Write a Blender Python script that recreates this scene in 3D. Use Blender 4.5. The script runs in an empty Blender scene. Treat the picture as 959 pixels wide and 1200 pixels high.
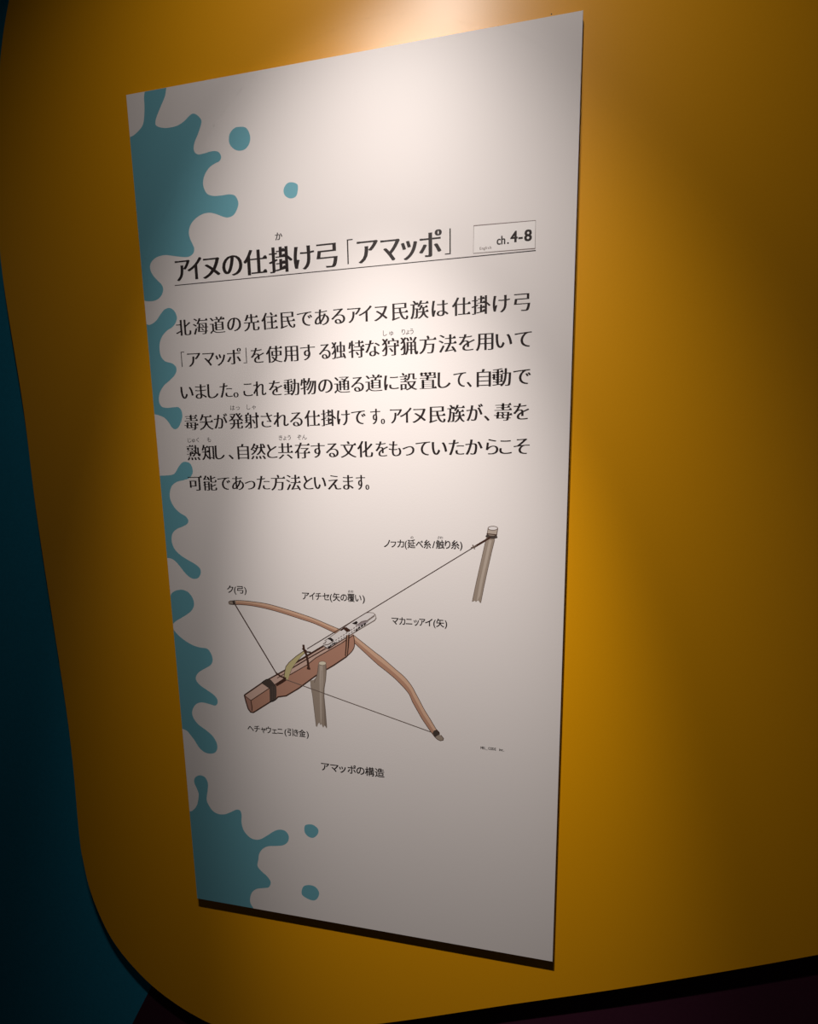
import bpy, math
from mathutils import Matrix, Vector

# ---------------------------------------------------------------- frame and camera
# Panel frame: u right, v up, w out of the panel's printed face; origin at its lower left corner.
UP = 0.62                       # the panel's lower edge above the floor
PW, PH, PT = 0.6, 1.2677, 0.0073  # panel width, height, thickness
R = [[0.986225466032621, -0.014924484278522464, -0.16473187280474844],
     [0.005528599918158657, -0.9923902637518218, 0.12300812572157356],
     [-0.165314139539498, -0.12222448273406455, -0.9786380388523154]]
CAM = [0.4842804832559353, 0.7583343750269582, 0.5648158783533115]
FOC, CX, CY = 483.0174481576967, 479.5, 600.0

def w3(u, v, w=0.0):
    return Vector((u - PW / 2, -w, v + UP))

def onto(px, py, w=0.0):
    """point of the plane w seen at a measured place of the photograph"""
    c = ((px - CX) / FOC, (py - CY) / FOC, 1.0)
    d = [sum(R[k][i] * c[k] for k in range(3)) for i in range(3)]
    s = (w - CAM[2]) / d[2]
    return (CAM[0] + s * d[0], CAM[1] + s * d[1])

def vdir(d):
    return Vector((d[0], -d[2], d[1]))

scene = bpy.context.scene
COL = scene.collection
cam_d = bpy.data.cameras.new('camera')
cam = bpy.data.objects.new('camera', cam_d)
COL.objects.link(cam)
cam_d.sensor_fit = 'VERTICAL'
cam_d.sensor_height = 36.0
cam_d.lens = FOC / 1200.0 * 36.0
cam_d.clip_start = 0.01
rx, up, bk = vdir(R[0]), -vdir(R[1]), -vdir(R[2])
cam.matrix_world = Matrix(((rx.x, up.x, bk.x, 0), (rx.y, up.y, bk.y, 0), (rx.z, up.z, bk.z, 0), (0, 0, 0, 1)))
cam.matrix_world.translation = w3(*CAM)
scene.camera = cam

# ---------------------------------------------------------------- light
world = bpy.data.worlds.new('world')
scene.world = world
world.use_nodes = True
world.node_tree.nodes['Background'].inputs[0].default_value = (1.0, 0.93, 0.9, 1)
world.node_tree.nodes['Background'].inputs[1].default_value = 0.015

def spot(name, pos, aim, power, angle, blend, color, radius):
    l = bpy.data.lights.new(name, 'SPOT')
    l.energy = power; l.spot_size = math.radians(angle); l.spot_blend = blend
    l.color = color; l.shadow_soft_size = radius
    o = bpy.data.objects.new(name, l)
    COL.objects.link(o)
    p, t = w3(*pos), w3(*aim)
    o.location = p
    o.rotation_euler = (t - p).to_track_quat('-Z', 'Y').to_euler()
    return o

WARM = (1.0, 0.89, 0.83)
LAMP = (0.28, 1.80, 0.50)
LAMP_B = (0.41, 1.76, 0.49)
spot('ceiling_spotlight', LAMP, (0.400, 0.44, 0.0), 88.0, 29.0, 1.0, WARM, 0.009)
spot('ceiling_spotlight_flood', LAMP, (0.41, 0.50, 0.0), 45.0, 54.0, 1.0, WARM, 0.009)
spot('second_ceiling_spotlight', LAMP_B, (0.40, 0.95, 0.0), 12.0, 108.0, 1.0, WARM, 0.009)

vs = scene.view_settings
vs.view_transform = 'Standard'
vs.look = 'None'
vs.exposure = 0.0
vs.gamma = 1.0
vs.use_curve_mapping = False

# ---------------------------------------------------------------- materials
def mat(name, col, rough=0.5, spec=0.5, bump=0.0, bscale=400.0, vary=0.0):
    m = bpy.data.materials.new(name)
    m.use_nodes = True
    nt = m.node_tree
    b = nt.nodes['Principled BSDF']
    b.inputs['Base Color'].default_value = (*col, 1)
    b.inputs['Roughness'].default_value = rough
    b.inputs['Specular IOR Level'].default_value = spec
    if bump or vary:
        tc = nt.nodes.new('ShaderNodeTexCoord')
        nz = nt.nodes.new('ShaderNodeTexNoise')
        nz.inputs['Scale'].default_value = bscale
        nz.inputs['Detail'].default_value = 3.0
        nt.links.new(tc.outputs['Object'], nz.inputs['Vector'])
        if bump:
            bp = nt.nodes.new('ShaderNodeBump')
            bp.inputs['Strength'].default_value = bump
            bp.inputs['Distance'].default_value = 0.001
            nt.links.new(nz.outputs['Fac'], bp.inputs['Height'])
            nt.links.new(bp.outputs['Normal'], b.inputs['Normal'])
        if vary:
            rp = nt.nodes.new('ShaderNodeValToRGB')
            rp.color_ramp.elements[0].position = 0.3
            rp.color_ramp.elements[1].position = 0.7
            rp.color_ramp.elements[0].color = (*[c * (1 - vary) for c in col], 1)
            rp.color_ramp.elements[1].color = (*[min(1, c * (1 + vary)) for c in col], 1)
            nt.links.new(nz.outputs['Fac'], rp.inputs['Fac'])
            nt.links.new(rp.outputs['Color'], b.inputs['Base Color'])
    return m

PR = 0.5
M = {
    'paper': mat('panel_paper', (0.82, 0.80, 0.79), PR, 0.4, 0.03, 500),
    'edge': mat('panel_core_edge', (0.5, 0.47, 0.44), 0.7, 0.3),
    'yellow': mat('yellow_gloss_paint', (0.86, 0.395, 0.001), 0.40, 0.72, 0.03, 350, 0.012),
    'blue': mat('blue_wall_paint', (0.014, 0.25, 0.40), 0.7, 0.2, 0.1, 200, 0.06),
    'plum': mat('plum_wall_paint', (0.04, 0.006, 0.02), 0.8, 0.2, 0.1, 200, 0.06),
    'floor': mat('dark_carpet', (0.02, 0.017, 0.02), 0.95, 0.1, 0.4, 300, 0.3),
    'dark': mat('black_ceiling_paint', (0.012, 0.012, 0.013), 0.9, 0.1, 0.1, 60, 0.1),
    'teal': mat('teal_ink', (0.15, 0.42, 0.51), PR, 0.4),
    'ink': mat('black_ink', (0.018, 0.012, 0.012), PR, 0.3),
    'brown_line': mat('brown_outline_ink', (0.06, 0.026, 0.017), PR, 0.4),
    'grey_line': mat('grey_outline_ink', (0.16, 0.12, 0.10), PR, 0.4),
    'box_line': mat('thin_grey_rule_ink', (0.22, 0.18, 0.17), PR, 0.4),
    'box_fill': mat('white_box_ink', (0.86, 0.85, 0.84), PR, 0.4),
    'bow_light': mat('light_wood_ink', (0.66, 0.44, 0.31), PR, 0.4),
    'bow_dark': mat('mid_wood_ink', (0.47, 0.27, 0.185), PR, 0.4),
    'stock_front': mat('stock_front_ink', (0.45, 0.245, 0.175), PR, 0.4),
    'stock_top': mat('stock_top_ink', (0.60, 0.43, 0.36), PR, 0.4),
    'stock_end': mat('stock_end_ink', (0.36, 0.20, 0.155), PR, 0.4),
    'binding': mat('dark_binding_ink', (0.065, 0.05, 0.042), PR, 0.4),
    'olive': mat('olive_trigger_ink', (0.52, 0.47, 0.24), PR, 0.4),
    'stick': mat('grey_branch_ink', (0.33, 0.275, 0.225), PR, 0.4),
    'stick_light': mat('light_branch_ink', (0.46, 0.40, 0.34), PR, 0.4),
    'stick_dark': mat('dark_branch_ink', (0.24, 0.195, 0.16), PR, 0.4),
    'stick_cut': mat('cut_branch_ink', (0.72, 0.68, 0.54), PR, 0.4),
    'clear': mat('pale_grey_ink', (0.77, 0.755, 0.755), PR, 0.4),
    'feather': mat('lilac_grey_ink', (0.33, 0.29, 0.31), PR, 0.4),
}

# ---------------------------------------------------------------- helpers
def link(o, parent=None):
    COL.objects.link(o)
    if parent is not None:
        o.parent = parent
    return o

def mesh_obj(name, verts, faces, mats, parent=None, fmat=None, local=None):
    me = bpy.data.meshes.new(name)
    off = local or Vector((0, 0, 0))
    me.from_pydata([tuple(Vector(v) - off) for v in verts], [], faces)
    for m in mats:
        me.materials.append(m)
    if fmat:
        for p, k in zip(me.polygons, fmat):
            p.material_index = k
    me.update()
    o = bpy.data.objects.new(name, me)
    return link(o, parent)

def structure(o):
    o['kind'] = 'structure'
    return o

def catmull(pts, closed=False, n=6):
    out = []
    N = len(pts)
    rng = N if closed else N - 1
    for i in range(rng):
        p0 = pts[(i - 1) % N] if closed or i > 0 else pts[0]
        p1 = pts[i]
        p2 = pts[(i + 1) % N]
        p3 = pts[(i + 2) % N] if closed or i + 2 < N else pts[-1]
        for k in range(n):
            t = k / n
            out.append(tuple(0.5 * ((2 * b) + (-a + c) * t + (2 * a - 5 * b + 4 * c - d) * t * t + (-a + 3 * b - 3 * c + d) * t ** 3)
                             for a, b, c, d in zip(p0, p1, p2, p3)))
    if not closed:
        out.append(tuple(pts[-1]))
    return out

def fill(loops):
    """triangulate flat loops (holes by even-odd) -> verts, faces in (u, v)"""
    cu = bpy.data.curves.new('tmp', 'CURVE')
    cu.dimensions = '2D'
    cu.fill_mode = 'BOTH'
    K = 1000.0
    for lp in loops:
        s = cu.splines.new('POLY')
        s.points.add(len(lp) - 1)
        for p, q in zip(s.points, lp):
            p.co = (q[0] * K, q[1] * K, 0, 1)
        s.use_cyclic_u = True
    o = bpy.data.objects.new('tmp', cu)
    COL.objects.link(o)
    dg = bpy.context.evaluated_depsgraph_get()
    ev = o.evaluated_get(dg)
    me = ev.to_mesh()
    vs_ = [(v.co.x / K, v.co.y / K) for v in me.vertices]
    fs = [tuple(p.vertices) for p in me.polygons]
    ev.to_mesh_clear()
    bpy.data.objects.remove(o)
    bpy.data.curves.remove(cu)
    return vs_, fs

class Print:
    """flat ink shapes on the panel's face; each later shape lies a hair above the one before"""
    def __init__(self, lift=0.00012):
        self.v, self.f, self.k, self.mats = [], [], [], []
        self.lift = 0.00002 + lift * 0.1
    def m(self, key):
        if M[key] not in self.mats:
            self.mats.append(M[key])
        return self.mats.index(M[key])
    def loops(self, loops, key, step=0.000003):
        vs_, fs = fill(loops)
        b = len(self.v)
        self.v += [w3(x, y, self.lift) for x, y in vs_]
        for f in fs:
            a = [vs_[i] for i in f]
            ar = sum(a[i][0] * a[(i + 1) % len(a)][1] - a[(i + 1) % len(a)][0] * a[i][1] for i in range(len(a)))
            f = f if ar > 0 else tuple(reversed(f))
            self.f.append(tuple(b + i for i in f))
        self.k += [self.m(key)] * len(fs)
        self.lift += step
        return self
    def poly(self, px, key, smooth=False, n=5):
        uv = [onto(*p) for p in px]
        if smooth:
            uv = catmull(uv, True, n)
        return self.loops([uv], key)
    def line(self, px, width, key, smooth=False, closed=False, taper=None):
        """stroke through measured points, width in metres"""
        uv = [onto(*p) for p in px]
        if smooth:
            uv = catmull(uv, closed, 6)
        if closed and not smooth:
            uv = uv + [uv[0]]
        b = len(self.v)
        n = len(uv)
        for i, p in enumerate(uv):
            a = uv[max(0, i - 1)]
            c = uv[min(n - 1, i + 1)]
            if closed and i in (0, n - 1):
                a, c = uv[-2], uv[1]
            dx, dy = c[0] - a[0], c[1] - a[1]
            L = math.hypot(dx, dy) or 1
            # mitre
            e1 = (p[0] - a[0], p[1] - a[1])
            l1 = math.hypot(*e1)
            s = 1.0
            if l1 > 1e-9:
                cs = (e1[0] * dx + e1[1] * dy) / (l1 * L)
                s = 1 / max(0.6, cs)
            h = width / 2 * s
            if taper:
                h *= taper(i / (n - 1))
            nx, ny = -dy / L * h, dx / L * h
            self.v.append(w3(p[0] - nx, p[1] - ny, self.lift))
            self.v.append(w3(p[0] + nx, p[1] + ny, self.lift))
        k = self.m(key)
        for i in range(n - 1):
            q = b + 2 * i
            self.f.append((q, q + 2, q + 3, q + 1))
            self.k.append(k)
        self.lift += 0.000003
        return self
    def build(self, name, parent):
        return mesh_obj(name, self.v, self.f, self.mats, parent, self.k, local=parent_origin(parent))

def parent_origin(p):
    v = Vector((0, 0, 0))
    while p is not None:
        v += p.location
        p = p.parent
    return v

# ---------------------------------------------------------------- lettering
GLYPHS = {}
def glyph(ch):
    """closed outlines of one character, em units, sampled from the built-in typeface"""
    if ch in GLYPHS:
        return GLYPHS[ch]
    cu = bpy.data.curves.new('tmp', 'FONT')
    cu.body = ch
    o = bpy.data.objects.new('tmp', cu)
    COL.objects.link(o)
    dg = bpy.context.evaluated_depsgraph_get()
    ev = o.evaluated_get(dg)
    c2 = ev.to_curve(dg)
    loops = []
    for s in c2.splines:
        bp = s.bezier_points
        n = len(bp)
        pts = []
        for i in range(n):
            a, b = bp[i], bp[(i + 1) % n]
            p0, p1, p2, p3 = a.co, a.handle_right, b.handle_left, b.co
            L = (p3 - p0).length
            dev = max(abs((p1 - p0).cross(p3 - p0).z), abs((p2 - p0).cross(p3 - p0).z)) / max(L, 1e-6)
            steps = 1 if dev < 0.003 else 4
            for k in range(steps):
                t = k / steps
                q = (1 - t) ** 3 * p0 + 3 * (1 - t) ** 2 * t * p1 + 3 * (1 - t) * t * t * p2 + t ** 3 * p3
                pts.append((q.x, q.y))
        cl = []
        for q in pts:
            if not cl or math.hypot(q[0] - cl[-1][0], q[1] - cl[-1][1]) > 0.002:
                cl.append(q)
        if len(cl) > 2:
            loops.append(cl)
    ev.to_curve_clear()
    bpy.data.objects.remove(o)
    bpy.data.curves.remove(cu)
    GLYPHS[ch] = loops
    return loops

def area(lp):
    return 0.5 * sum(lp[i][0] * lp[(i + 1) % len(lp)][1] - lp[(i + 1) % len(lp)][0] * lp[i][1] for i in range(len(lp)))

def is_kanji(ch):
    return '\u4e00' <= ch <= '\u9fff'

def styled(ch, grow, thin, serif):
    """brush-contrast weight: upright strokes gain `grow`, level strokes lose `thin` (em)"""
    if ch in '「」':
        # thin tall corner bracket
        k = 1 if ch == '「' else -1
        base = [(0, -0.42), (0.048, -0.42), (0.048, 0.385), (0.22, 0.385), (0.22, 0.42), (0, 0.42)]
        return [[(k * x, 0.41 + k * y) for x, y in base]], []
    src = glyph(ch)
    if not src:
        return []
    big = max(src, key=lambda l: abs(area(l)))
    sgn = 1 if area(big) > 0 else -1
    out, extra = [], []
    for lp in src:
        n = len(lp)
        res = []
        nor = []
        for i in range(n):
            a, b = lp[i], lp[(i + 1) % n]
            dx, dy = b[0] - a[0], b[1] - a[1]
            L = math.hypot(dx, dy)
            nor.append((dy / L * sgn, -dx / L * sgn, L))
        for i in range(n):
            n0, n1 = nor[i - 1], nor[i]
            nx, ny = n0[0] + n1[0], n0[1] + n1[1]
            L = math.hypot(nx, ny)
            if L < 1e-4:
                res.append(lp[i]); continue
            # separable offset: x grows with |nx|, y shrinks with |ny|
            def off(nn):
                return grow * nn[0] * abs(nn[0]), -thin * nn[1] * abs(nn[1])
            o0, o1 = off(n0), off(n1)
            ox = o0[0] if abs(o0[0]) > abs(o1[0]) else o1[0]
            oy = o0[1] if abs(o0[1]) > abs(o1[1]) else o1[1]
            res.append((lp[i][0] + ox, lp[i][1] + oy))
        out.append(res)
        if serif:
            for i in range(n):
                nn = nor[i]
                if nn[0] > 0.97 and 0.045 < nn[2] < 0.10:
                    p, q = nor[i - 1], nor[(i + 1) % n]
                    if abs(p[1]) > 0.97 and abs(q[1]) > 0.97 and p[1] * q[1] < 0 and min(p[2], q[2]) > 0.1:
                        a, b = lp[i], lp[(i + 1) % n]
                        x = max(a[0], b[0]); y = max(a[1], b[1]) - thin
                        extra.append([(x - 0.13, y - 0.006), (x + 0.012, y - 0.02), (x - 0.035, y + 0.085)])
    return out, extra

def lettering(name, parent, text, xs, p0, p1, em, key='ink', grow=0.022, thin=0.014, serif=True, lift=0.00022, tall=0.0):
    """characters with measured centres xs along the level line through p0-p1 (photo places)"""
    pr = Print(lift)
    v0, v1 = onto(*p0)[1], onto(*p1)[1]
    v = 0.5 * (v0 + v1)
    chars = [c for c in text if c != ' ']
    if len(xs) != len(chars):
        raise ValueError('%s: %d places for %d characters' % (text, len(xs), len(chars)))
    us = [onto(px, p0[1] + (px - p0[0]) / (p1[0] - p0[0]) * (p1[1] - p0[1]))[0] for px in xs]
    sets = [styled(ch, 0.0, thin, serif and is_kanji(ch)) for ch in chars]
    box = []
    for st in sets:
        pts = [q[0] for l in st[0] for q in l]
        box.append((min(pts), max(pts)))
    wid = [(b_ - a_) * em + 2 * grow * em for a_, b_ in box]
    n = len(chars)
    for i in range(n):
        sx = 1.0
        for j in (i - 1, i + 1):
            if 0 <= j < n:
                gap = abs(us[j] - us[i])
                need = 0.5 * (wid[i] + wid[j]) + 0.05 * em
                if chars[i] in 'アイヌ' and chars[j] in 'アイヌ':
                    need *= 0.78                # these slanting kana interlock
                if gap < need:
                    sx = min(sx, max(0.6, gap / need))
        lo, hi = box[i]
        mid = 0.5 * (lo + hi)
        reps = 1 + 2 * math.ceil(grow / 0.03) if grow > 0.002 and chars[i] not in '「」' else 1
        offs = [(grow * (2 * k / (reps - 1) - 1) if reps > 1 else 0.0) for k in range(reps)]
        rise = [0.0] if not tall else [-tall, tall]
        lps, ex = sets[i]
        vs_, fs = fill([[(us[i] + (q[0] - mid) * em * sx, v + (q[1] - 0.36) * em) for q in l] for l in lps])
        for t in ex:
            vs_ = vs_ + [(us[i] + (q[0] - mid) * em * sx, v + (q[1] - 0.36) * em) for q in t]
            fs = fs + [(len(vs_) - 3, len(vs_) - 2, len(vs_) - 1)]
        for dx in offs:
            for dy in rise:
                b = len(pr.v)
                pr.v += [w3(q[0] + dx * em, q[1] + dy * em, pr.lift) for q in vs_]
                for f in fs:
                    a = [vs_[k] for k in f]
                    ar = sum(a[k][0] * a[(k + 1) % len(a)][1] - a[(k + 1) % len(a)][0] * a[k][1] for k in range(len(a)))
                    f = f if ar > 0 else tuple(reversed(f))
                    pr.f.append(tuple(b + k for k in f)); pr.k.append(pr.m(key))
                pr.lift += 0.0000008
    return pr.build(name, parent)

# ---------------------------------------------------------------- the setting
BT = 0.014                                   # yellow board thickness
WB = -PT - BT                                # plane of the wall behind the board
def slab(name, x0, x1, y0, y1, z0, z1, key):
    v = [(x, y, z) for x in (x0, x1) for y in (y0, y1) for z in (z0, z1)]
    f = [(0, 1, 3, 2), (4, 6, 7, 5), (0, 4, 5, 1), (2, 3, 7, 6), (0, 2, 6, 4), (1, 5, 7, 3)]
    return structure(mesh_obj(name, v, f, [M[key]]))

slab('floor', -2.6, 2.6, -3.0, 0.3, -0.1, 0.0, 'floor')
slab('ceiling', -2.6, 2.6, -3.0, 0.3, 2.9, 3.0, 'dark')

# back wall: blue paint to the left of a slanting paint edge, plum paint to the right of it
a = onto(178, 1155, WB); b = onto(155, 1200, WB)
A = w3(a[0], a[1]); B = w3(b[0], b[1])
sl = (A.x - B.x) / (A.z - B.z)
def edge_x(z):
    return A.x + sl * (z - A.z)
yf, yb = -WB, 0.3
zt = 1.1
V = [(-2.6, yf, 0), (edge_x(0), yf, 0), (edge_x(zt), yf, zt), (edge_x(zt), yf, 2.9), (-2.6, yf, 2.9)]
Vb = [(x, yb, z) for x, _, z in V]
F = [(0, 1, 2, 3, 4), (9, 8, 7, 6, 5)] + [(i, i + 5, (i + 1) % 5 + 5, (i + 1) % 5) for i in range(5)]
structure(mesh_obj('wall_left', V + Vb, F, [M['blue']]))
V = [(edge_x(0), yf, 0), (2.6, yf, 0), (2.6, yf, 2.9), (edge_x(zt), yf, 2.9), (edge_x(zt), yf, zt)]
Vb = [(x, yb, z) for x, _, z in V]
structure(mesh_obj('wall_back', V + Vb, F, [M['plum']]))

# ---------------------------------------------------------------- yellow rounded board
S = -PT                                      # plane of its front face
left = [onto(*p, S) for p in [(0, 305), (44, 616), (92, 978)]]
curve = [onto(*p, S) for p in [(97, 1010), (104, 1040), (115, 1070), (130, 1100), (150, 1127), (175, 1153), (200, 1173), (225, 1189)]]
lowr = [onto(*p, S) for p in [(450, 1200), (600, 1178), (750, 1156), (959, 1120)]]
slope = (lowr[3][1] - lowr[0][1]) / (lowr[3][0] - lowr[0][0])
outline = [(-0.246, 0.85)] + [left[1], (-0.2355, 0.3), left[2]] + curve
outline += [onto(252, 1202, S), (0.066, -0.2705), (0.13, -0.2575), (0.22, -0.2265)] + lowr
outline += [(1.12, 0.162), (1.24, 0.235), (1.32, 0.34), (1.35, 0.47), (1.345, 0.8), (1.335, 1.2), (1.31, 1.36), (1.22, 1.47), (1.08, 1.52), (0.8, 1.545),
            (0.4, 1.56), (0.1, 1.575), (-0.04, 1.56), (-0.13, 1.505), (-0.178, 1.43), (-0.212, 1.34), (-0.234, 1.22), left[0]]
ring = catmull(outline, True, 8)
def board(name, ring, w0, w1, front, side, bev, parent=None, origin=None):
    n = len(ring)
    cx = sum(p[0] for p in ring) / n; cy = sum(p[1] for p in ring) / n
    ins = []
    for i, p in enumerate(ring):
        a, c = ring[i - 1], ring[(i + 1) % n]
        dx, dy = c[0] - a[0], c[1] - a[1]
        L = math.hypot(dx, dy)
        ins.append((p[0] - dy / L * bev, p[1] + dx / L * bev))
    v = [w3(x, y, w0) for x, y in ring] + [w3(x, y, w1 - bev) for x, y in ring] + [w3(x, y, w1) for x, y in ins]
    f = [tuple(range(n - 1, -1, -1)), tuple(range(2 * n, 3 * n))]
    k = [1, 0]
    for i in range(n):
        j = (i + 1) % n
        f.append((i, j, n + j, n + i)); k.append(1)
        f.append((n + i, n + j, 2 * n + j, 2 * n + i)); k.append(0)
    return mesh_obj(name, v, f, [M[front], M[side]], parent, k, local=origin)

yo = w3(0.5, -0.27, WB)
yb_ = board('display_board', ring, WB + 0.002, S, 'yellow', 'yellow', 0.0015, origin=yo)
yb_.location = yo
yb_['label'] = 'large yellow rounded display board behind the white panel'
yb_['category'] = 'board'

# ---------------------------------------------------------------- white information panel
root = bpy.data.objects.new('information_panel', None)
root.empty_display_size = 0.1
root.location = w3(PW / 2, 0, -PT)
COL.objects.link(root)
root['label'] = 'white printed information panel with teal splashes and bow drawing on yellow board'
root['category'] = 'panel'
O = root.location

bv = 0.0005
pr_ring = [(0, 0), (PW, 0), (PW, PH), (0, PH)]
v = [w3(x, y, -PT) for x, y in pr_ring] + [w3(x, y, -bv) for x, y in pr_ring] + \
    [w3(x, y, 0) for x, y in [(bv, bv), (PW - bv, bv), (PW - bv, PH - bv), (bv, PH - bv)]]
f = [(3, 2, 1, 0), (8, 9, 10, 11)]; k = [1, 0]
for i in range(4):
    j = (i + 1) % 4
    f += [(i, j, 4 + j, 4 + i), (4 + i, 4 + j, 8 + j, 8 + i)]; k += [1, 0]
mesh_obj('panel_board', v, f, [M['paper'], M['edge']], root, k, local=O)

# teal splashes: outlines read in enlarged crops (x0, y0, scale)
def crop(x0, y0, s, pts):
    return [(x0 + x / s, y0 + y / s) for x, y in pts]

z4 = lambda p: crop(140, 90, 5.7125, p)
z5 = lambda p: crop(160, 280, 7.5, p)
z6 = lambda p: crop(170, 420, 7.5, p)
z7 = lambda p: crop(180, 540, 6.0, p)
z8 = lambda p: crop(190, 720, 6.667, p)
z9 = lambda p: crop(210, 890, 5.328, p)

def clampuv(q):
    e = 0.0006
    return (min(max(q[0], e), PW - e), min(max(q[1], e), PH - e))

def tidy(uv):
    o = []
    for q in map(clampuv, uv):
        if not o or math.hypot(q[0] - o[-1][0], q[1] - o[-1][1]) > 0.0003:
            o.append(q)
    return o

def splash(curves):
    """open wavy curves joined by straight runs along the panel edge"""
    uv = []
    for c in curves:
        uv += catmull([onto(*p) for p in c], False, 6)
    p = Print(0.0001)
    p.loops([tidy(uv)], 'teal')
    return p.build('splash_print', root)

splash([
    z4([(315, 60), (312, 90), (303, 135), (276, 200), (250, 265), (241, 305), (248, 328), (285, 341), (330, 341), (385, 328), (430, 300), (465, 265), (493, 246),
        (525, 260), (548, 290), (545, 325), (525, 385), (503, 440), (497, 480), (507, 508), (530, 520), (570, 512), (610, 500), (645, 497), (670, 510), (681, 540),
        (668, 566), (640, 580), (600, 610), (572, 655), (560, 705), (568, 750), (590, 785), (630, 797), (680, 795), (735, 787), (775, 797), (796, 840), (790, 880),
        (765, 925), (725, 942), (690, 935), (650, 920), (605, 910), (560, 918), (515, 945), (480, 985), (465, 1035), (472, 1080), (490, 1120)])
    + z5([(508, 85), (500, 125), (470, 152), (430, 160), (370, 155), (310, 147), (250, 142), (190, 155), (145, 185), (120, 230), (125, 280), (150, 325), (185, 365),
          (220, 400), (235, 440), (225, 485), (195, 525), (150, 545), (100, 548), (60, 538), (40, 532)]),
    z4([(50, 408), (75, 402), (100, 388), (130, 360), (155, 325), (165, 280), (168, 200), (165, 140), (170, 95), (173, 70)])])
splash([z5([(75, 742), (90, 750), (112, 755), (145, 742), (180, 710), (210, 665), (245, 622), (290, 607), (330, 630), (355, 685), (345, 735), (315, 775), (270, 805),
            (230, 850), (207, 905), (203, 965), (215, 1030), (245, 1070)])
        + z6([(195, 32), (240, 45), (272, 75), (275, 115), (255, 155), (215, 195), (170, 235), (135, 290), (122, 345), (128, 395), (150, 425), (195, 435), (250, 430),
              (295, 430), (322, 462), (328, 510), (315, 565), (290, 610), (262, 622), (235, 605), (210, 565), (175, 525), (130, 503), (85, 490), (60, 486)])])
splash([z7([(35, 105), (90, 103), (135, 97), (155, 80), (175, 45), (200, 14), (225, 7), (258, 20), (275, 60), (272, 95), (250, 122), (215, 135), (165, 148), (130, 175),
            (115, 220), (118, 270), (145, 325), (185, 365), (225, 390), (245, 420), (235, 445), (205, 462), (160, 482), (132, 515), (128, 565), (145, 615), (180, 655),
            (230, 690), (290, 725), (325, 755), (332, 790), (315, 822), (285, 830), (250, 815), (215, 780), (180, 735), (150, 703), (125, 688), (92, 682), (75, 680)])])
p = Print(0.0001)
for pts in (z7([(105, 965), (118, 948), (135, 925), (165, 910), (205, 907), (245, 925), (275, 965), (285, 1010), (270, 1050), (235, 1080), (195, 1105), (160, 1125), (138, 1145), (118, 1160)]),
            z8([(72, 95), (84, 102), (95, 125), (130, 165), (180, 205), (240, 240), (295, 258), (345, 265), (370, 285), (390, 325), (395, 362), (380, 395), (340, 420),
                (290, 450), (265, 485), (270, 520), (300, 555), (350, 590), (400, 625), (430, 660), (433, 695), (415, 712), (385, 705), (340, 692), (300, 688), (262, 705),
                (238, 745), (237, 785), (255, 825), (290, 865), (345, 905), (395, 950), (425, 1000), (432, 1045), (415, 1078), (375, 1088), (330, 1075), (290, 1040),
                (255, 985), (225, 945), (195, 910), (155, 892), (135, 888)])):
    p.loops([tidy(catmull([onto(*q) for q in pts], False, 6))], 'teal')
p.build('splash_print', root)
splash([z9([(50, 328), (65, 325), (85, 318), (108, 292), (118, 260), (122, 215), (110, 180), (95, 145), (97, 118), (115, 102), (140, 100), (165, 115), (180, 150), (178, 195),
            (172, 250), (185, 285), (210, 320), (245, 340), (285, 342), (320, 330), (355, 314), (380, 318), (390, 345), (390, 395), (405, 445), (440, 485), (475, 500),
            (510, 497), (550, 475), (595, 447), (630, 438), (665, 448), (685, 480), (678, 515), (650, 535), (605, 540), (555, 542), (520, 560), (500, 590), (495, 625),
            (490, 665), (515, 698), (550, 730), (572, 765), (560, 797), (525, 803), (485, 808), (455, 830), (443, 870), (447, 900), (462, 925), (470, 945)]),
        [(232.5, 1060), (231.5, 1056)]])

def drop(pts):
    p = Print(0.0001)
    p.poly(pts, 'teal', True)
    return p.build('drop_print', root)
drop(z4([(804, 335), (848, 342), (874, 390), (872, 440), (845, 482), (800, 495), (760, 478), (735, 440), (738, 385), (768, 345)]))
drop(crop(0, 0, 2.0, [(682, 427), (697, 432), (698, 448), (693, 461), (680, 465), (668, 458), (665, 445), (671, 432)]))
drop(z9([(785, 415), (810, 405), (840, 410), (868, 435), (866, 465), (840, 488), (810, 483), (785, 455)]))
drop(z9([(775, 795), (810, 784), (850, 795), (874, 830), (865, 865), (840, 880), (800, 868), (766, 840)]))

# ---- title
lettering('title_lettering', root, 'アイヌの仕掛け弓「アマッポ」',
          [214.3, 228.3, 247.5, 272.2, 299.2, 329, 356.3, 383.3, 410.5, 430.8, 457.5, 479.5, 504.5, 525],
          (299, 307.5), (504, 287.5), 0.0365, grow=0.030, thin=0.010)
lettering('ruby_lettering', root, 'か', [326.7], (326.7, 277), (327.7, 277), 0.0115, thin=0.0)
p = Print(0.0002)
p.line([(204.9, 334.6), (628, 293.6)], 0.0011, 'ink')
p.build('title_rule', root)

# ---- channel box beside the title
p = Print(0.0002)
bx = [(555.4, 264.6), (628, 258.4), (627.3, 291.2), (554.9, 297.0)]
p.poly(bx, 'box_fill')
p.line(bx, 0.0008, 'box_line', closed=True)
box = p.build('channel_box', root)
lettering('channel_lettering', box, 'ch.', [584.7, 590.0, 595.6], (584.7, 281.5), (595.6, 280.3), 0.0145, grow=0.020, thin=0, tall=0.008, serif=False, lift=0.0003)
lettering('channel_number', box, '4-8', [602.6, 610.3, 619.1], (602.6, 277.0), (619.1, 275.6), 0.0185, grow=0.032, thin=0, tall=0.015, serif=False, lift=0.0003)
lettering('language_lettering', box, 'English', [563.4, 565.7, 567.8, 569.3, 570.7, 572.7, 575.2], (563, 291.0), (575.5, 290.0), 0.0048, 'box_line', serif=False, thin=0.0, lift=0.0003)

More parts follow.
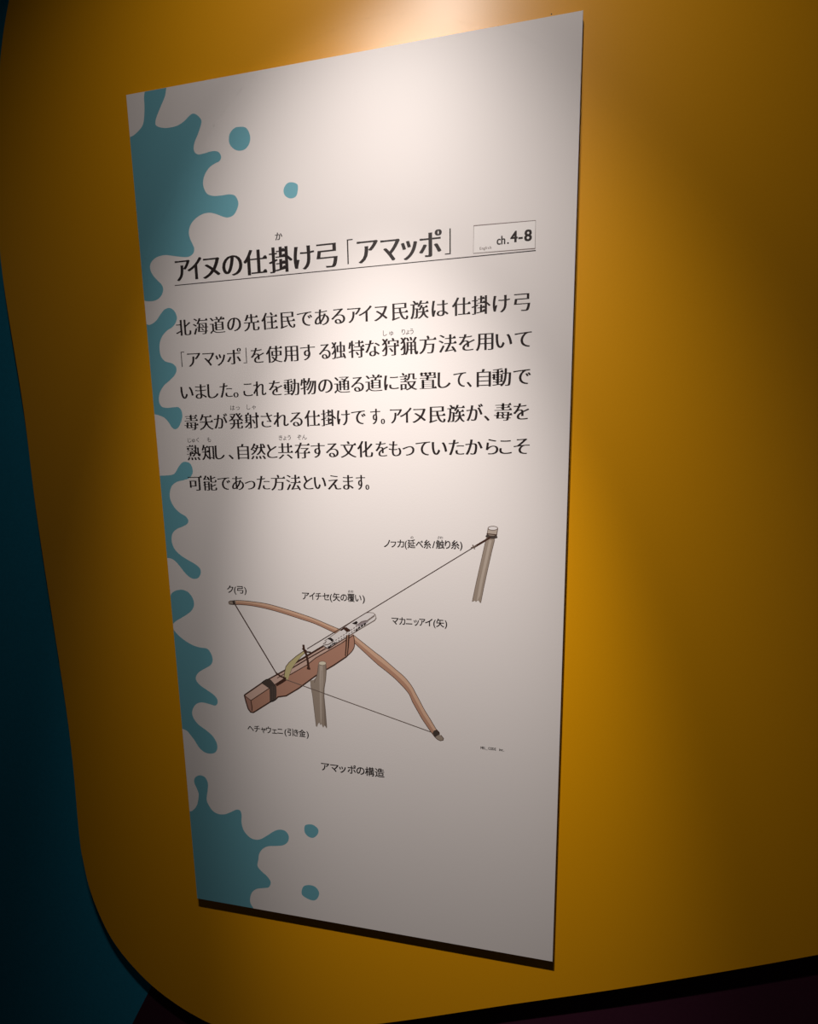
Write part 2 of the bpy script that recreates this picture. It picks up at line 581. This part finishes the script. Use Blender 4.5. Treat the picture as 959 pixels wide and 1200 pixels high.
# ---- paragraph
LA = lambda l: [190 + x / 3.996 for x in l]
LB = lambda l: [400 + x / 3.996 for x in l]
lines = [
    ('北海道の先住民であるアイヌ民族は仕掛け弓',
     LA([100, 180, 259, 337, 419, 503, 588, 668, 748, 825, 900]) + LB([113, 185, 275, 367, 463, 562, 655, 750, 847]), (215, 383.6), (612, 355)),
    ('「アマッポ」を使用する独特な狩猟方法を用いて',
     LA([98, 150, 218, 273, 337, 388, 447, 525, 603, 682, 762, 827, 910]) + LB([147, 230, 318, 405, 498, 588, 672, 762, 852]), (215, 421.4), (613, 398.3)),
    ('いました。これを動物の通る道に設置して、自動で',
     LA([117, 182, 238, 300, 345, 402, 457, 532, 607, 685, 765, 843, 915]) + LB([153, 235, 315, 407, 482, 555, 600, 668, 752, 847]), (219, 459.8), (612, 441.2)),
    ('毒矢が発射される仕掛けです。アイヌ民族が、毒を',
     LA([137, 207, 275, 347, 420, 490, 557, 628, 703, 780, 850, 920]) + LB([160, 195, 257, 303, 365, 450, 538, 625, 682, 758, 843]), (224, 495), (611, 483)),
    ('熟知し、自然と共存する文化をもっていたからこそ',
     LA([148, 215, 270, 322, 380, 450, 515, 578, 657, 730, 797, 873]) + LB([112, 190, 252, 315, 383, 460, 540, 622, 707, 770, 845]), (227, 530.4), (611, 523.6)),
    ('可能であった方法といえます。',
     LA([155, 225, 290, 355, 412, 475, 543, 615, 685, 740, 807, 872, 930]) + LB([122]), (229, 565.8), (432, 566.2)),
]
for text, xs, p0, p1 in lines:
    lettering('paragraph_line', root, text, xs, p0, p1, 0.0252)
for text, xs, p0, p1 in [
        ('しゅりょう', [451.3, 458.8, 473, 478, 482.6], (451, 390.3), (483, 388.6)),
        ('はっしゃ', [272.6, 278.8, 291.4, 297.6], (272, 477.7), (298, 477.2)),
        ('じゅくも', [222, 226.8, 231.8, 245], (222, 515.9), (245, 515.3)),
        ('きょうぞん', [328.9, 333.9, 338.9, 350.9, 356.9], (328, 512.8), (357, 512.5))]:
    lettering('ruby_lettering', root, text, xs, p0, p1, 0.0082, thin=0.0, grow=0.0)

# ---- captions of the drawing
CAP = dict(grow=0.016, thin=0, tall=0.010, serif=False)
caps = [
    ('ノㇷカ(延べ糸/触り糸)', [453.7, 461.2, 469.7, 475.8, 482.3, 491.8, 500.9, 508.4, 516.0, 524.8, 533.6, 540.6], (454, 637.3), (540, 638.3)),
    ('ク(弓)', [270, 275.6, 281.6, 287.6], (270, 690.7), (288, 691.3)),
    ('アイチセ(矢の覆い)', [358.4, 365.9, 373.3, 382, 388.0, 394.4, 403, 411.5, 420, 426.3], (358, 698.5), (426, 701)),
    ('マカニッアイ(矢)', [463.2, 471.6, 479.5, 488.1, 495.0, 502.7, 509.4, 516.0, 522.8], (463, 727.5), (523, 730.6)),
    ('ヘチャウェニ(引き金)', [293.9, 301.3, 308.8, 315.0, 321.8, 328.3, 334.7, 340.3, 347.0, 354.3, 360.6], (294, 853.6), (361, 860)),
    ('アマッポの構造', [381.3, 392.1, 401.5, 412.3, 422.6, 433.4, 445.1], (381, 898.6), (445, 905.7)),
]
for i, (text, xs, p0, p1) in enumerate(caps):
    lettering('caption_lettering', root, text, xs, p0, p1, 0.0162 if i == 5 else 0.0135, **CAP)
for text, xs, p0, p1 in [('の', [483], (483, 629.9), (484, 629.9)), ('さわ', [514.2, 517.6], (514, 630), (518, 630)), ('おお', [409.6, 413], (409, 693), (413, 693.2))]:
    lettering('caption_ruby', root, text, xs, p0, p1, 0.0045, serif=False, thin=0)
lettering('credit_lettering', root, 'MEL_CODE inc.', [564.6, 566.7, 568.6, 570.8, 573.4, 575.8, 578.2, 580.6, 585.6, 587.0, 588.9, 590.8],
          (564, 876.3), (591, 878.6), 0.0058, serif=False, thin=0, grow=0.02, tall=0.01)

# ---- drawing of the set bow
ca = lambda p: crop(240, 660, 4.36, p)
cb = lambda p: crop(440, 740, 8.57, p)
cs = lambda p: crop(280, 780, 13.7, p)
ct = lambda p: crop(320, 740, 11.99, p)
cg = lambda p: crop(370, 700, 11.99, p)
cf = lambda p: crop(340, 765, 12.63, p)
cp = lambda p: crop(440, 605, 5.994, p)
def sm(pts, n=6):
    return catmull(pts, False, n)

up_top = ca([(122, 197), (150, 191), (190, 191), (250, 197), (320, 208), (400, 230), (480, 255), (560, 283), (640, 317), (720, 350)])
up_bot = ca([(122, 207), (150, 211), (190, 212), (250, 219), (330, 236), (410, 259), (490, 285), (560, 308), (620, 335), (690, 368)])
lo_out = [(404, 735.5)] + cg([(540, 535)]) + cb([(0, 210), (60, 255), (130, 315), (210, 385), (280, 445), (330, 500), (370, 555), (400, 610), (440, 685), (490, 780), (545, 870), (605, 970), (645, 1030)])
lo_in = [(404, 742)] + cg([(545, 640)]) + cb([(0, 310), (60, 360), (130, 415), (200, 475), (260, 535), (310, 590), (345, 640), (375, 710), (420, 790), (465, 870), (515, 945), (560, 1010), (600, 1062)])
p = Print(0.0002)
for t, b_ in ((up_top, up_bot), (lo_out, lo_in)):
    st, sb = sm(t), sm(b_)
    n = min(len(st), len(sb))
    mid = [(0.5 * st[round(i * (len(st) - 1) / (n - 1))][0] + 0.5 * sb[round(i * (len(sb) - 1) / (n - 1))][0],
            0.5 * st[round(i * (len(st) - 1) / (n - 1))][1] + 0.5 * sb[round(i * (len(sb) - 1) / (n - 1))][1]) for i in range(n)]
    p.poly(st + sb[::-1], 'bow_light')
    p.poly(mid + sb[::-1], 'bow_dark')
    p.line(st, 0.0009, 'brown_line')
    p.line(sb, 0.0009, 'brown_line')
bow = p.build('drawn_bow', root)
p = Print(0.00034)
p.poly(ca([(120, 200), (128, 192), (140, 190), (158, 191), (160, 210), (140, 212), (124, 209)]), 'stick')
p.line(ca([(122, 200), (130, 193), (142, 192)]), 0.001, 'brown_line')
p.line(ca([(146, 190), (152, 212)]), 0.004, 'binding')
p.line(ca([(126, 209), (150, 211)]), 0.0012, 'brown_line')
p.build('drawn_bow_tip', bow)
p = Print(0.00034)
p.poly(cb([(640, 1035), (665, 1045), (686, 1075), (682, 1092), (655, 1098), (625, 1085), (600, 1060)]), 'stick')
p.poly(cb([(575, 1020), (590, 995), (620, 985), (645, 1010), (650, 1032), (625, 1045), (600, 1062)]), 'binding')
p.line(cb([(600, 1062), (625, 1085), (655, 1098), (682, 1092), (686, 1075), (660, 1040)]), 0.0009, 'brown_line')
p.build('drawn_bow_tip', bow)

# forked prop behind and in front of the stock
p = Print(0.0004)
body = cf([(420, 165), (416, 220), (408, 300), (392, 360), (350, 400), (295, 410), (305, 470), (320, 560), (335, 640), (348, 745), (360, 850), (378, 980), (388, 1085),
           (402, 1095), (415, 1050), (432, 1030), (448, 1065), (466, 1050), (480, 1085), (493, 1108), (507, 1075), (522, 1080), (540, 1118), (548, 1100),
           (538, 980), (525, 850), (512, 740), (505, 640), (508, 520), (522, 430), (535, 350), (538, 260), (532, 165)])
# ---- stock
stock = Print(0.00042)
L_back = [(286.6, 814.3), (307, 800.4)] + [(315.8, 795.4), (334, 785.4), (347.5, 775.8), (378.3, 757.3), (398, 745.5)]
front = [(294.2, 820.9), (315.8, 806.5), (338.3, 791.7), (360, 779.2), (370, 770.8), (400, 753.8), (406, 748.8), (414.3, 744.2), (415.4, 750), (415.4, 757.5), (412.5, 763.3),
         (406.7, 769.2), (390.8, 779.9), (382.5, 784.6), (370, 792), (350, 806.8), (335.5, 815.4), (326, 816.5), (323.4, 819.4), (316.9, 822.5), (299.3, 833.6), (296.4, 835), (295.3, 832.6)]
top = L_back + [(414, 737), (414.3, 744.2), (406, 748.8), (400, 753.8), (370, 770.8), (360, 779.2), (338.3, 791.7), (315.8, 806.5), (294.2, 820.9)]
end = [(286.4, 814.8), (294.2, 820.9), (295.5, 832.6), (296.6, 835), (293.8, 834.4), (291, 830.8)]
stock.poly(top, 'stock_top')
stock.poly(front, 'stock_front')
stock.poly(end, 'stock_end')
stock.line([(286.4, 814.6)] + L_back[1:5], 0.0022, 'brown_line')
stock.line([(286.4, 814.6), (288.6, 823), (291, 830.6), (293.8, 834.5), (296.8, 835), (299.3, 833.6), (316.9, 822.5), (323.4, 819.4), (326, 816.7), (335.5, 815.4), (350, 806.8), (370, 792), (390.8, 779.9), (406.7, 769.2)],
           0.0021, 'brown_line')
stock.line([(406.7, 769.2), (412.5, 763.3), (415.4, 757.5), (415.4, 750), (414.3, 744.2)], 0.0012, 'brown_line', smooth=True)
stock.line([(294.2, 820.9), (315.8, 806.5), (338.3, 791.7), (360, 779.2), (370, 771), (400, 754), (414, 744.4)], 0.0013, 'brown_line')
stock.line([(294.2, 820.9), (295.4, 828), (295.6, 833)], 0.0016, 'brown_line')
stock.line([(286.8, 815), (294.2, 820.9)], 0.0011, 'brown_line')
# groove lines along the top
stock.line([(345, 777.6), (378.3, 757.5), (384, 754)], 0.0028, 'brown_line')
stock.line([(341.7, 783.3), (362, 771.2), (384, 758.6)], 0.0018, 'brown_line')
stock.line([(325, 794.6), (334, 789.3)], 0.0011, 'brown_line')
so = stock.build('drawn_stock', root)

p = Print(0.0007)
p.poly(cs([(362, 282), (378, 258), (400, 238), (440, 222), (490, 213), (520, 232), (550, 268), (600, 325), (606, 400), (606, 475), (598, 540), (555, 568), (515, 588), (498, 580), (496, 480), (493, 370),
           (450, 340), (400, 305)]), 'binding')
p.line(cs([(370, 270), (440, 222), (490, 213)]), 0.0012, 'ink')
p.line(cs([(500, 585), (555, 570), (600, 540)]), 0.0014, 'ink')
for t in range(4):
    p.line(cs([(520 + t * 22, 335 + 0 * t), (520 + t * 22, 560 - 6 * t)]), 0.0004, 'grey_line')
p.build('drawn_binding', so)

p = Print(0.0007)
p.line([(323.8, 803.0), (330, 799.4), (336.4, 795)], 0.0042, 'brown_line')
p.poly(ct([(440, 270), (390, 302), (330, 345), (280, 385), (230, 430), (195, 468), (180, 495), (170, 545), (160, 600), (155, 655), (180, 668), (205, 692), (218, 655), (230, 620), (245, 570), (265, 525), (300, 470), (330, 430), (380, 370), (455, 295)]), 'olive')
p.line(ct([(155, 655), (160, 600), (170, 545), (182, 492), (230, 430), (330, 345), (440, 268)]), 0.0010, 'brown_line')
p.line(ct([(230, 620), (265, 525), (330, 430), (400, 350), (450, 300)]), 0.0005, 'grey_line')
p.build('drawn_trigger', so)
p = Print(0.0009)
p.line(ct([(428, 185), (436, 250), (472, 330), (490, 420), (502, 515)]), 0.0036, 'brown_line')
p.line(ct([(415, 235), (470, 280)]), 0.0034, 'brown_line')
p.line(ct([(460, 285), (535, 292)]), 0.0024, 'brown_line')
p.line(ct([(478, 515), (525, 525)]), 0.0034, 'brown_line')
p.build('drawn_peg', so)

# arrow guard on the muzzle end
p = Print(0.0008)
guard = cg([(100, 665), (125, 612), (200, 560), (300, 492), (385, 432), (480, 365), (580, 300), (700, 222), (750, 212), (810, 218), (838, 242), (852, 290), (832, 322), (700, 400), (560, 485), (500, 525), (420, 570), (300, 645), (180, 722), (140, 712)])
p.poly(guard, 'clear')
p.line(guard[1:18], 0.0009, 'grey_line')
p.line(cg([(838, 242), (760, 300), (700, 345)]), 0.0010, 'grey_line')
p.line(cg([(852, 290), (832, 322), (700, 400), (560, 485), (420, 570)]), 0.0012, 'grey_line')
p.line(cg([(120, 690), (180, 722), (300, 645), (420, 572)]), 0.0014, 'brown_line')
p.poly(cg([(585, 385), (640, 335), (700, 320), (748, 322), (735, 350), (690, 372), (640, 398), (600, 410)]), 'feather')
p.line(cg([(560, 400), (640, 350), (750, 320), (830, 262)]), 0.0009, 'grey_line')
for x, y in [(575, 460), (610, 430), (650, 402), (690, 378)]:
    p.line(cg([(x - 8, y + 16), (x + 12, y - 18)]), 0.0020, 'ink')
    p.line(cg([(x - 14, y - 8), (x + 22, y - 2)]), 0.0010, 'ink')
p.poly(cg([(512, 366), (575, 332), (594, 350), (578, 380), (545, 378)]), 'ink')
p.poly(cg([(160, 580), (215, 565), (258, 600), (230, 622), (205, 598)]), 'ink')
p.line(cg([(205, 575), (240, 612)]), 0.0022, 'ink')
for i in range(9):
    x = 280 + i * 36; y = 596 - i * 24
    p.line(cg([(x, y + 8), (x + 18, y - 4)]), 0.0011, 'grey_line')
    p.line(cg([(x + 4, y + 42), (x + 22, y + 30)]), 0.0012, 'grey_line')
p.line(cg([(105, 650), (135, 640), (150, 612)]), 0.0011, 'grey_line')
p.line(cg([(110, 672), (180, 660), (260, 612)]), 0.0011, 'grey_line')
for x, y in [(190, 700), (215, 678), (245, 655), (270, 645)]:
    p.line(cg([(x - 12, y + 10), (x + 8, y - 14)]), 0.0018, 'ink')
p.line(cg([(170, 690), (210, 706)]), 0.0012, 'ink')
p.build('drawn_arrow_guard', so)
p = Print(0.0012)
p.poly(cg([(345, 465), (385, 425), (420, 420), (400, 445), (365, 470)]), 'brown_line')
p.line(cg([(392, 425), (455, 482)]), 0.0036, 'brown_line')
p.line(cg([(420, 425), (485, 470)]), 0.0030, 'brown_line')
p.line(cg([(440, 535), (436, 680), (425, 822)]), 0.0030, 'brown_line')
p.line(cg([(468, 525), (458, 680), (442, 812)]), 0.0024, 'brown_line')
p.line(cg([(452, 530), (446, 680), (434, 818)]), 0.0014, 'bow_dark')
p.build('drawn_lashing', so)

p = Print(0.0010)
p.poly(body, 'stick')
p.poly(cf([(440, 190), (436, 400), (440, 640), (446, 900), (452, 1040), (466, 1050), (480, 900), (478, 640), (490, 400), (486, 190)]), 'stick_light')
p.poly(cf([(520, 180), (526, 300), (520, 420), (495, 520), (492, 650), (505, 850), (512, 1070), (540, 1110), (546, 1090), (524, 850), (506, 650), (510, 520), (530, 400), (538, 300), (532, 180)]), 'stick_dark')
p.line(cf([(420, 180), (412, 270), (395, 350), (370, 400), (362, 440)]), 0.0010, 'grey_line')
p.line(cf([(305, 470), (335, 640), (360, 850), (388, 1085)]), 0.0008, 'grey_line')
p.line(cf([(534, 180), (538, 280), (528, 400), (508, 520), (505, 640), (525, 850), (545, 1100)]), 0.0008, 'grey_line')
p.line(cf([(470, 260), (466, 500), (472, 760), (478, 1000)]), 0.0005, 'stick_dark')
ell = [(480 + 55 * math.cos(t * math.pi / 8), 155 + 30 * math.sin(t * math.pi / 8)) for t in range(16)]
p.poly(cf(ell), 'stick_cut')
p.line(cf(ell), 0.0007, 'grey_line', closed=True)
p.build('drawn_forked_prop', root)

p = Print(0.0014)
p.line([(274.6, 706.6), (323.7, 788.4)], 0.0018, 'brown_line')
p.line([(323.7, 788.4), (329, 792.5), (335.5, 795)], 0.0026, 'brown_line')
p.line([(335, 796.2), (505.5, 857.8)], 0.0012, 'grey_line')
p.build('drawn_bowstring', root)

p = Print(0.0014)
p.line([(360, 760.3), (450, 705.4), (556, 640.8)], 0.0011, 'brown_line')
p.line([(555, 641.4), (575, 629.6)], 0.0026, 'brown_line')
p.line(cp([(672, 222), (712, 206)]), 0.0016, 'grey_line')
p.line(cp([(684, 200), (698, 230)]), 0.0016, 'grey_line')
p.build('drawn_trip_line', root)

p = Print(0.0010)
p.poly(cp([(790, 90), (785, 120), (775, 160), (760, 240), (735, 350), (708, 470), (680, 600), (700, 592), (706, 602), (722, 588), (735, 606), (742, 608), (762, 500), (790, 370), (815, 260), (838, 165), (850, 130), (860, 92)]), 'stick')
p.poly(cp([(800, 165), (770, 300), (735, 460), (712, 590), (722, 588), (735, 560), (760, 430), (790, 300), (818, 170)]), 'stick_light')
p.line(cp([(778, 160), (760, 240), (708, 470), (681, 598)]), 0.0008, 'grey_line')
p.line(cp([(838, 165), (815, 260), (790, 370), (762, 500), (741, 606)]), 0.0008, 'grey_line')
p.poly(cp([(793, 80), (787, 125), (853, 132), (860, 88)]), 'stick_light')
ell = [(826 + 34 * math.cos(t * math.pi / 8), 84 + 14 * math.sin(t * math.pi / 8)) for t in range(16)]
p.poly(cp(ell), 'clear')
p.line(cp(ell), 0.0010, 'grey_line', closed=True)
p.line(cp([(792, 86), (786, 125)]), 0.0010, 'grey_line')
p.line(cp([(860, 88), (853, 130)]), 0.0010, 'grey_line')
post = p.build('drawn_trip_post', root)
p = Print(0.0013)
p.line(cp([(780, 132), (800, 146), (830, 148), (856, 140)]), 0.0042, 'binding')
p.line(cp([(782, 122), (855, 130)]), 0.0012, 'brown_line')
p.build('drawn_post_binding', post)

# tiny dark scuff on the top edge
p = Print(0.0002)
p.poly(crop(620, 0, 12, [(308, 196), (318, 188), (330, 196), (328, 208), (314, 210)]), 'ink')
p.build('edge_scuff', root)
